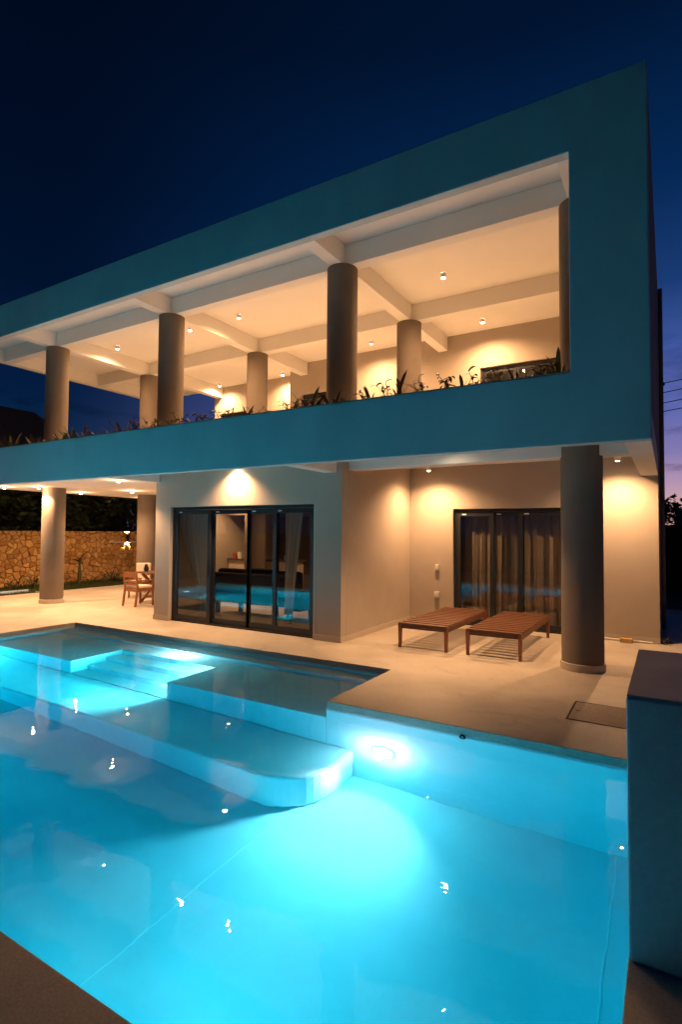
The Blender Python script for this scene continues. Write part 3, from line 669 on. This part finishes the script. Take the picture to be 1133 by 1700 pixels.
# ------------------------------------------------------------------ stone boundary wall (each stone its own piece)
XW, ZWT = -18.7, 1.86
sw = thing('stone_wall', 'rough boundary wall of tan fieldstones lit warm at the left', 'wall', (XW - .2, 5.5, 0))
obj('core', G().box(XW - .38, XW + .012, -2, 15, -.05, ZWT - .03), 'mortar', sw)
def clip(poly, px, py, nx, ny):
    o = []
    for i in range(len(poly)):
        a, b = poly[i], poly[(i+1) % len(poly)]
        da, db = (a[0]-px)*nx + (a[1]-py)*ny, (b[0]-px)*nx + (b[1]-py)*ny
        if da <= 0: o.append(a)
        if (da < 0 < db) or (db < 0 < da):
            t = da/(da-db); o.append((a[0]+(b[0]-a[0])*t, a[1]+(b[1]-a[1])*t))
    return o
rnd = random.Random(11)
U0, U1 = -2.0, 15.0; st = .192; cells = []
rows = int(ZWT/(st*.86)) + 1
for j in range(-1, rows + 1):
    for i in range(int((U1-U0)/st) + 1):
        cells.append((U0 + (i + .5*(j % 2) + rnd.uniform(-.48, .48))*st, (j + .5 + rnd.uniform(-.48, .48))*ZWT/rows))
cells = [c for c in cells if rnd.random() > .16]
buck = {}
for c in cells: buck.setdefault((int(c[0]//.5), int(c[1]//.5)), []).append(c)
def stone_geo(c):
    poly = [(max(U0, c[0]-.4), max(-.03, c[1]-.4)), (min(U1, c[0]+.4), max(-.03, c[1]-.4)), (min(U1, c[0]+.4), min(ZWT, c[1]+.4)), (max(U0, c[0]-.4), min(ZWT, c[1]+.4))]
    bi, bj = int(c[0]//.5), int(c[1]//.5)
    for a in range(bi-2, bi+3):
        for b in range(bj-2, bj+3):
            for q in buck.get((a, b), ()):
                if q is c: continue
                dx, dy = q[0]-c[0], q[1]-c[1]; L2 = math.hypot(dx, dy)
                if L2 > .95: continue
                poly = clip(poly, c[0]+dx/2 - dx/L2*.008, c[1]+dy/2 - dy/L2*.008, dx/L2, dy/L2)
                if len(poly) < 3: return None
    if len(poly) < 3: return None
    cx = sum(p[0] for p in poly)/len(poly); cz = sum(p[1] for p in poly)/len(poly)
    if max(math.hypot(p[0]-cx, p[1]-cz) for p in poly) < .05: return None
    h = rnd.uniform(.022, .060); g = G(); n = len(poly)
    tx, tz = rnd.uniform(-.18, .18), rnd.uniform(-.18, .18)
    for k, dep in ((1.0, -.012), (.96, h*.62), (.78, h)):
        for p in poly:
            jx = rnd.uniform(-.006, .006)
            g.v.append((XW + dep + (dep > 0)*((p[0]-cx)*tx + (p[1]-cz)*tz) + jx*(k < 1), cx + (p[0]-cx)*k, cz + (p[1]-cz)*k))
    g.v.append((XW + h + rnd.uniform(0, .012), cx, cz))
    for r in (0, 1):
        for i in range(n): g.f.append((r*n+i, r*n+(i+1) % n, (r+1)*n+(i+1) % n, (r+1)*n+i))
    for i in range(n): g.f.append((2*n+i, 2*n+(i+1) % n, 3*n))
    return g, cx, cz
rest = G(); n_st = 0
for c in cells:
    if not (-.1 < c[1] < ZWT + .1): continue
    r = stone_geo(c)
    if not r: continue
    g, cx, cz = r
    if 2.2 < cx < 8.6 and n_st < 298:
        obj('stone', g, 'stone_%d' % rnd.choice([0, 0, 1, 1, 2, 3, 4, 4]), sw); n_st += 1
    else:
        b = len(rest.v); rest.v += g.v; rest.f += [tuple(b+i for i in f) for f in g.f]
o = obj('stones', rest, 'stone_0', sw); o['kind'] = 'stuff'
sc = thing('wall_sconce', 'black hourglass wall lamp shining up and down on the stone wall', 'wall lamp', (XW + .12, 7.75, 1.60))
obj('shade', G().lathe([(.075, -.16), (.040, -.01), (.040, .01), (.075, .16)], 0, 0, 24, cap=False), 'black_metal', sc, local=True, smooth=True)
obj('bracket', G().box(-.10, -.03, -.03, .03, -.03, .03), 'black_metal', sc, local=True)
obj('bulb', G().lathe([(.018, -.03), (.03, -.01), (.03, .01), (.018, .03)], 0, 0, 12), 'lamp_glow', sc, local=True, smooth=True)
light('SPOT', sc, (XW + .12, 7.75, 1.66), P_SCONCE*2, WARM, .02, 110, .7, (-.55, 0, 1)); light('SPOT', sc, (XW + .12, 7.75, 1.54), P_SCONCE*2, WARM, .02, 110, .7, (-.55, 0, -1))
tag(obj('wall_batten', G().box(XW + .09, XW + .13, 6.9, 8.6, 1.42, 1.46), 'plastic_pale', base=(XW + .1, 7.7, 1.42)), 'thin pale batten fixed level across the stone wall by the lamp', 'batten')

# ------------------------------------------------------------------ planted strip along the stone wall
def blades(n, x0, x1, y0, y1, h0, h1, seed, z=-.055):
    g = G(); r = random.Random(seed)
    for _ in range(n):
        x, y = r.uniform(x0, x1), r.uniform(y0, y1); h = r.uniform(h0, h1); a = r.uniform(0, 6.28); w = .006 + .006*r.random(); b = len(g.v)
        dx, dy = math.cos(a), math.sin(a); lx, ly = r.uniform(-.5, .5)*h, r.uniform(-.5, .5)*h
        g.v += [(x - dx*w, y - dy*w, z), (x + dx*w, y + dy*w, z), (x + lx*.4 + dx*w*.7, y + ly*.4 + dy*w*.7, z + h*.6), (x + lx*.4 - dx*w*.7, y + ly*.4 - dy*w*.7, z + h*.6), (x + lx, y + ly, z + h)]
        g.f += [(b, b+1, b+2, b+3), (b+3, b+2, b+4)]
    return g
tag(obj('grass', blades(16000, XW + .05, -16.32, 0, 11, .04, .15, 5), 'grass'), 'short green grass strip at the foot of the stone wall', 'grass', kind='stuff')
def leaf_mesh(name, m, w, droop, fold=.3, n=6, tipw=.0, belly=.35):
    g = G()
    for i in range(n + 1):
        t = i/n; ww = w*(math.sin(math.pi*min(1, (t*(1-belly) + belly*.5)))**.8 if i < n else tipw)
        x = t*math.cos(droop*t*.9); z = -math.sin(droop*t)*t*.6
        g.v += [(x, -ww, z + ww*fold), (x, 0, z), (x, ww, z + ww*fold)]
    for i in range(n):
        a = i*3; g.f += [(a, a+1, a+4, a+3), (a+1, a+2, a+5, a+4)]
    me = bpy.data.meshes.new(name); me.from_pydata(g.v, [], g.f); me.materials.append(MATS[m])
    me.polygons.foreach_set('use_smooth', [True]*len(me.polygons)); return me
LEAF = {('spike', m): leaf_mesh('spike_' + m, m, .055, .35) for m in ('leaf_green', 'leaf_purple', 'leaf_dry')}
LEAF.update({('broad', m): leaf_mesh('broad_' + m, m, .13, .9) for m in ('leaf_green', 'leaf_purple', 'leaf_dry')})
LEAF.update({('thin', m): leaf_mesh('thin_' + m, m, .022, .9) for m in ('leaf_green', 'leaf_purple', 'leaf_dry')})
LEAF['banana'] = leaf_mesh('banana_leaf_blade', 'leaf_green', .16, .75, .25, 8)
def add_leaf(parent, me, loc, yaw, pitch, ln):
    o = bpy.data.objects.new('leaf', me); COL.objects.link(o); o.parent = parent; o.location = loc; o.scale = (ln, ln, ln)
    o.rotation_euler = (random.uniform(-.3, .3), -pitch, yaw); return o
def spiky(x, y, z, label, m, n=8, h=.5, kind='spike', group=None, name='spiky_plant'):
    t = thing(name, label, 'plant', (x, y, z), group)
    for k in range(n):
        p = R(random.uniform(42, 86)); add_leaf(t, LEAF[(kind, m)], (random.uniform(-.04, .04), random.uniform(-.03, .03), 0), 2.4*k + random.uniform(-.4, .4), p, h*random.uniform(.6, 1.1))
    return t
def leafy(x, y, z, label, m, n=2, h=.4, group=None):
    t = thing('leafy_plant', label, 'plant', (x, y, z), group)
    for k in range(n):
        a = random.uniform(0, 6.28); le = random.uniform(.25, .7); L2 = h*random.uniform(.7, 1.1)
        ps = [(L2*le*u*math.cos(a)*u, L2*le*u*math.sin(a)*u, L2*u) for u in (0, .35, .7, 1)]
        obj('stem', G().tube(ps, [.008, .007, .006, .004], 5), m, t, local=True, smooth=True)
        for q in range(7):
            u = .3 + .7*q/6; i = min(2, int(u*3)); f = u*3 - i
            p0, p1 = Vector(ps[i]), Vector(ps[i+1]); add_leaf(t, LEAF[('broad', m)], tuple(p0.lerp(p1, min(1, f))), 2.4*q + a, R(random.uniform(5, 55)), random.uniform(.10, .17))
    return t
def arching(x, y, z, label, m, n=7, h=.55, group=None):
    t = thing('arching_plant', label, 'plant', (x, y, z), group)
    for k in range(n): add_leaf(t, LEAF[('thin', m)], (0, 0, 0), 2.4*k + random.uniform(-.5, .5), R(random.uniform(35, 80)), h*random.uniform(.6, 1.15))
    return t
PZ = ZO1 - .075
bays = [(-.95, -4.6, 'between right pier and second column'), (-4.6, -5.3, 'in front of second column'), (-5.3, -9.0, 'between second and third columns'),
        (-9.0, -9.8, 'in front of third column'), (-9.8, -13.4, 'between third and leftmost columns'), (-13.4, -15.2, 'at the leftmost column')]
ordw = ['first', 'second', 'third', 'fourth', 'fifth', 'sixth', 'seventh', 'eighth', 'ninth', 'tenth', 'eleventh', 'twelfth', 'thirteenth', 'fourteenth', 'fifteenth', 'sixteenth']
PG = 'plants in the upper parapet planter'
SPEC = {0: 'SLASLALSLLALSLASLALSL', 1: 'LSLAL', 2: 'ALSLSALSLASLALSLAL', 3: 'SLSA', 4: 'SASLSSASSLSALSAS', 5: 'ASASASA'}
for bi, (a, b, where) in enumerate(bays):
    sp = SPEC[bi]; cnt = {}
    for k, ch in enumerate(sp):
        x = a + (b - a)*(k + .5 + random.uniform(-.25, .25))/len(sp); y = random.uniform(.30, .60)
        cnt[ch] = cnt.get(ch, 0) + 1; q = ordw[cnt[ch]-1]
        if ch == 'S': spiky(x, y, PZ, 'dark upright spiky plant on the parapet, %s from right %s' % (q, where), random.choice(['leaf_green', 'leaf_purple']), random.randint(4, 9), random.uniform(.32, .56) if k != 0 else .52, group=PG)
        elif ch == 'L': leafy(x, y, PZ, 'low leafy plant on the parapet, %s from right %s' % (q, where), random.choice(['leaf_purple', 'leaf_purple', 'leaf_green']), random.randint(2, 4), random.uniform(.26, .44), group=PG)
        else: arching(x, y, PZ, 'thin arching plant on the parapet, %s from right %s' % (q, where), random.choice(['leaf_purple', 'leaf_green', 'leaf_dry']), random.randint(4, 8), random.uniform(.36, .62), group=PG)
# plants at the foot of the stone wall
ban = thing('banana_plant', 'young banana plant with two raised leaves before the stone wall', 'plant', (-17.5, 4.93, -.05))
obj('trunk', G().tube([(0, 0, 0), (.01, .01, .4), (0, .02, .85)], [.06, .05, .035], 10), 'leaf_green', ban, local=True, smooth=True)
for k in range(9): add_leaf(hp, LEAF[('spike', 'leaf_green')], (0, 0, .11), 2.4*k, R(random.uniform(25, 70)), random.uniform(.16, .28))
for yaw, p, l in ((1.35, 75, .62), (-1.5, 35, .6), (-.4, 20, .35), (2.6, 50, .4)): add_leaf(ban, LEAF['banana'], (0, .02, .82), yaw, R(p), l)
for y, h, l in ((3.35, .95, 'tall clump of thin grassy leaves left of the terrace column'), (2.7, .6, 'low grassy clump at the far left of the planted strip'),
                (6.0, .6, 'low grassy clump right of the banana plant'), (6.5, .75, 'grassy clump under the stone wall midway to the lamp'), (7.4, .7, 'grassy clump under the wall lamp'), (4.3, .6, 'grassy clump just right of the terrace column foot'), (7.0, .55, 'short grassy clump left of the wall lamp'), (8.1, .8, 'tall grassy clump right of the wall lamp'), (3.0, .75, 'grassy clump at the left behind the pale slab'), (6.25, .9, 'tall thin clump between banana plant and lamp'), (5.5, .5, 'small grassy clump close beside the banana plant')):
    t = thing('grass_clump', l, 'plant', (-17.6, y, -.05), 'clumps along the stone wall')
    for k in range(16): add_leaf(t, LEAF[('thin', 'leaf_green')], (random.uniform(-.08, .08), random.uniform(-.12, .12), 0), 2.4*k, R(random.uniform(55, 88)), h*random.uniform(.6, 1.1))
tag(obj('garden_pipe', G().tube([(-16.75, 1.2, -.01), (-16.7, 2.0, .03), (-16.75, 2.75, .02)], .055, 12), 'plastic_blue', smooth=True, base=(-16.7, 2, -.05)), 'thick pale blue pipe lying on the grass by the deck edge', 'pipe')
tag(obj('paving_slab', G().box(-16.75, -16.45, 2.95, 3.35, -.055, -.005), 'plastic_pale', bevel=.006, base=(-16.6, 3.15, -.055)), 'small pale slab on the grass beyond the left column', 'slab')

# ------------------------------------------------------------------ beyond the garden: thatched house, trees, right side
th = thing('thatched_house', 'dark thatched neighbour house behind the stone wall', 'house', (-26, 7.6, -.06))
obj('wall', G().box(-30.5, -23.5, 3.5, 11.5, -.05, 3.6), 'dark_wall', th)
g = G(); ap = [(-27, 6.6, 7.75), (-27, 8.6, 7.75)]
g.v = [(-31.8, 2.4, 3.3), (-22.2, 2.4, 3.3), (-22.2, 12.8, 3.3), (-31.8, 12.8, 3.3)] + ap
g.f = [(0, 1, 4), (1, 2, 5, 4), (2, 3, 5), (3, 0, 4, 5), (3, 2, 1, 0)]
obj('roof', g, 'thatch', th)
def tree(x, y, h, rad, label, seed, n=1700, group='dark trees around the plot'):
    r = random.Random(seed); t = thing('tree', label, 'tree', (x, y, -.06), group)
    obj('trunk', G().tube([(0, 0, 0), (.05, .08, h*.3), (-.04, .03, h*.6), (.05, 0, h*.85)], [h*.03, h*.024, h*.016, h*.006], 8)
        .tube([(0, .05, h*.35), (rad*.4, .2, h*.6), (rad*.6, .2, h*.75)], [h*.014, h*.009, h*.004], 6).tube([(0, .05, h*.4), (-rad*.4, -.2, h*.62), (-rad*.6, -.3, h*.8)], [h*.014, h*.009, h*.004], 6), 'bark', t, local=True, smooth=True)
    cl = [(r.gauss(0, rad*.45), r.gauss(0, rad*.45), h*r.uniform(.42, .95), rad*r.uniform(.28, .5)) for _ in range(16)]; g = G()
    for _ in range(n):
        c = r.choice(cl); d = Vector((r.gauss(0, 1), r.gauss(0, 1), r.gauss(0, .8))).normalized()*c[3]*r.uniform(.5, 1.05)
        p = Vector(c[:3]) + d; a = Vector((r.uniform(-1, 1), r.uniform(-1, 1), r.uniform(-.6, .6))).normalized(); b2 = a.cross(Vector((r.uniform(-1, 1), r.uniform(-1, 1), r.uniform(-1, 1)))).normalized()
        s = r.uniform(.09, .19); b = len(g.v)
        g.v += [tuple(p - a*s), tuple(p + b2*s*.45), tuple(p + a*s), tuple(p - b2*s*.45)]; g.f.append((b, b+1, b+2, b+3))
    obj('crown', g, 'tree_leaf', t, local=True); return t
tree(-21.3, 3.2, 3.9, 1.9, 'dark bushy tree over the stone wall at the far left', 21); tree(-21.0, 6.6, 3.8, 1.9, 'dark bushy tree over the stone wall behind the left column', 22)
tree(-21.6, 9.6, 4.0, 2.0, 'dark bushy tree over the stone wall above the lamp', 23); tree(-21.2, 12.6, 4.0, 2.0, 'dark tree behind the stone wall hidden by the rear column', 24)
tree(1.6, 24, 3.9, 1.8, 'low dark tree in silhouette against the sunset at the right', 25); tree(4.6, 25, 5.0, 2.2, 'taller dark tree at the right edge of the sunset', 26); tree(-.6, 27, 3.6, 1.6, 'dark tree just behind the right house corner', 27)
bwl = obj('boundary_wall', G().box(-1, 14, 16.0, 16.25, -.08, 2.25), 'dark_wall', base=(6, 16.1, -.08)); tag(bwl, 'dark boundary wall across the end of the side yard', 'wall')
for k, (x, y, l, ln, tilt) in enumerate([(.55, 9.6, 'weathered plank leaning in the side yard nearest the house', 2.2, .42), (.95, 10.0, 'shorter weathered plank leaning in the side yard behind the first', 1.7, .52)]):
    o = obj('leaning_plank', G().box(-.11, .11, -.02, .02, 0, ln), 'bark', base=None); o.location = (x, y, -.055); o.rotation_euler = (0, tilt, .3); tag(o, l, 'plank', 'planks in the side yard')
shd = thing('garden_shed', 'dark little shed at the end of the side yard', 'shed', (1.9, 14, -.06))
obj('wall', G().box(.55, 3.2, 13.2, 15.4, -.07, 2.2), 'dark_wall', shd); g = G(); g.v = [(.35, 13.0, 2.201), (3.4, 13.0, 2.201), (3.4, 15.6, 2.201), (.35, 15.6, 2.201), (.35, 14.3, 2.75), (3.4, 14.3, 2.75)]; g.f = [(0, 1, 5, 4), (2, 3, 4, 5), (3, 0, 4), (1, 2, 5), (3, 2, 1, 0)]
obj('roof', g, 'thatch', shd); obj('window', G().box(.72, 1.15, 13.19, 13.199, 1.2, 1.8), 'charcoal_metal', shd)
for k, (z0, z1) in enumerate([(5.45, 8.50), (5.225, 8.26), (4.98, 7.95), (4.78, 7.56)]):
    ps = [(.01 + 7.57*u, 8.02 + 7.98*u, z0 + (z1 - z0)*u - .10*math.sin(math.pi*u)) for u in [i/12 for i in range(13)]]
    tag(obj('power_line', G().tube(ps, .011, 6), 'rubber', smooth=True, base=ps[0]), '%s overhead cable from the top running off the right house edge' % ['uppermost', 'second', 'third', 'lowest'][k], 'cable', 'cables at the right edge')
tag(obj('cable_clamp', G().lathe([(.015, 5.40), (.045, 5.42), (.05, 5.47), (.02, 5.50)], .06, 8.07, 12), 'rubber', smooth=True, base=(.06, 8.07, 5.40)), 'small dark clamp where the top cable meets the house edge', 'clamp')
pole = thing('utility_pole', 'wooden utility pole outside the plot that carries the cables', 'pole', (7.6, 16.4, -.06))
obj('shaft', G().tube([(7.6, 16.4, -.06), (7.6, 16.4, 9.2)], [.14, .10], 12), 'bark', pole, smooth=True); obj('crossarm', G().box(6.9, 8.3, 16.24, 16.34, 8.3, 8.42), 'bark', pole)
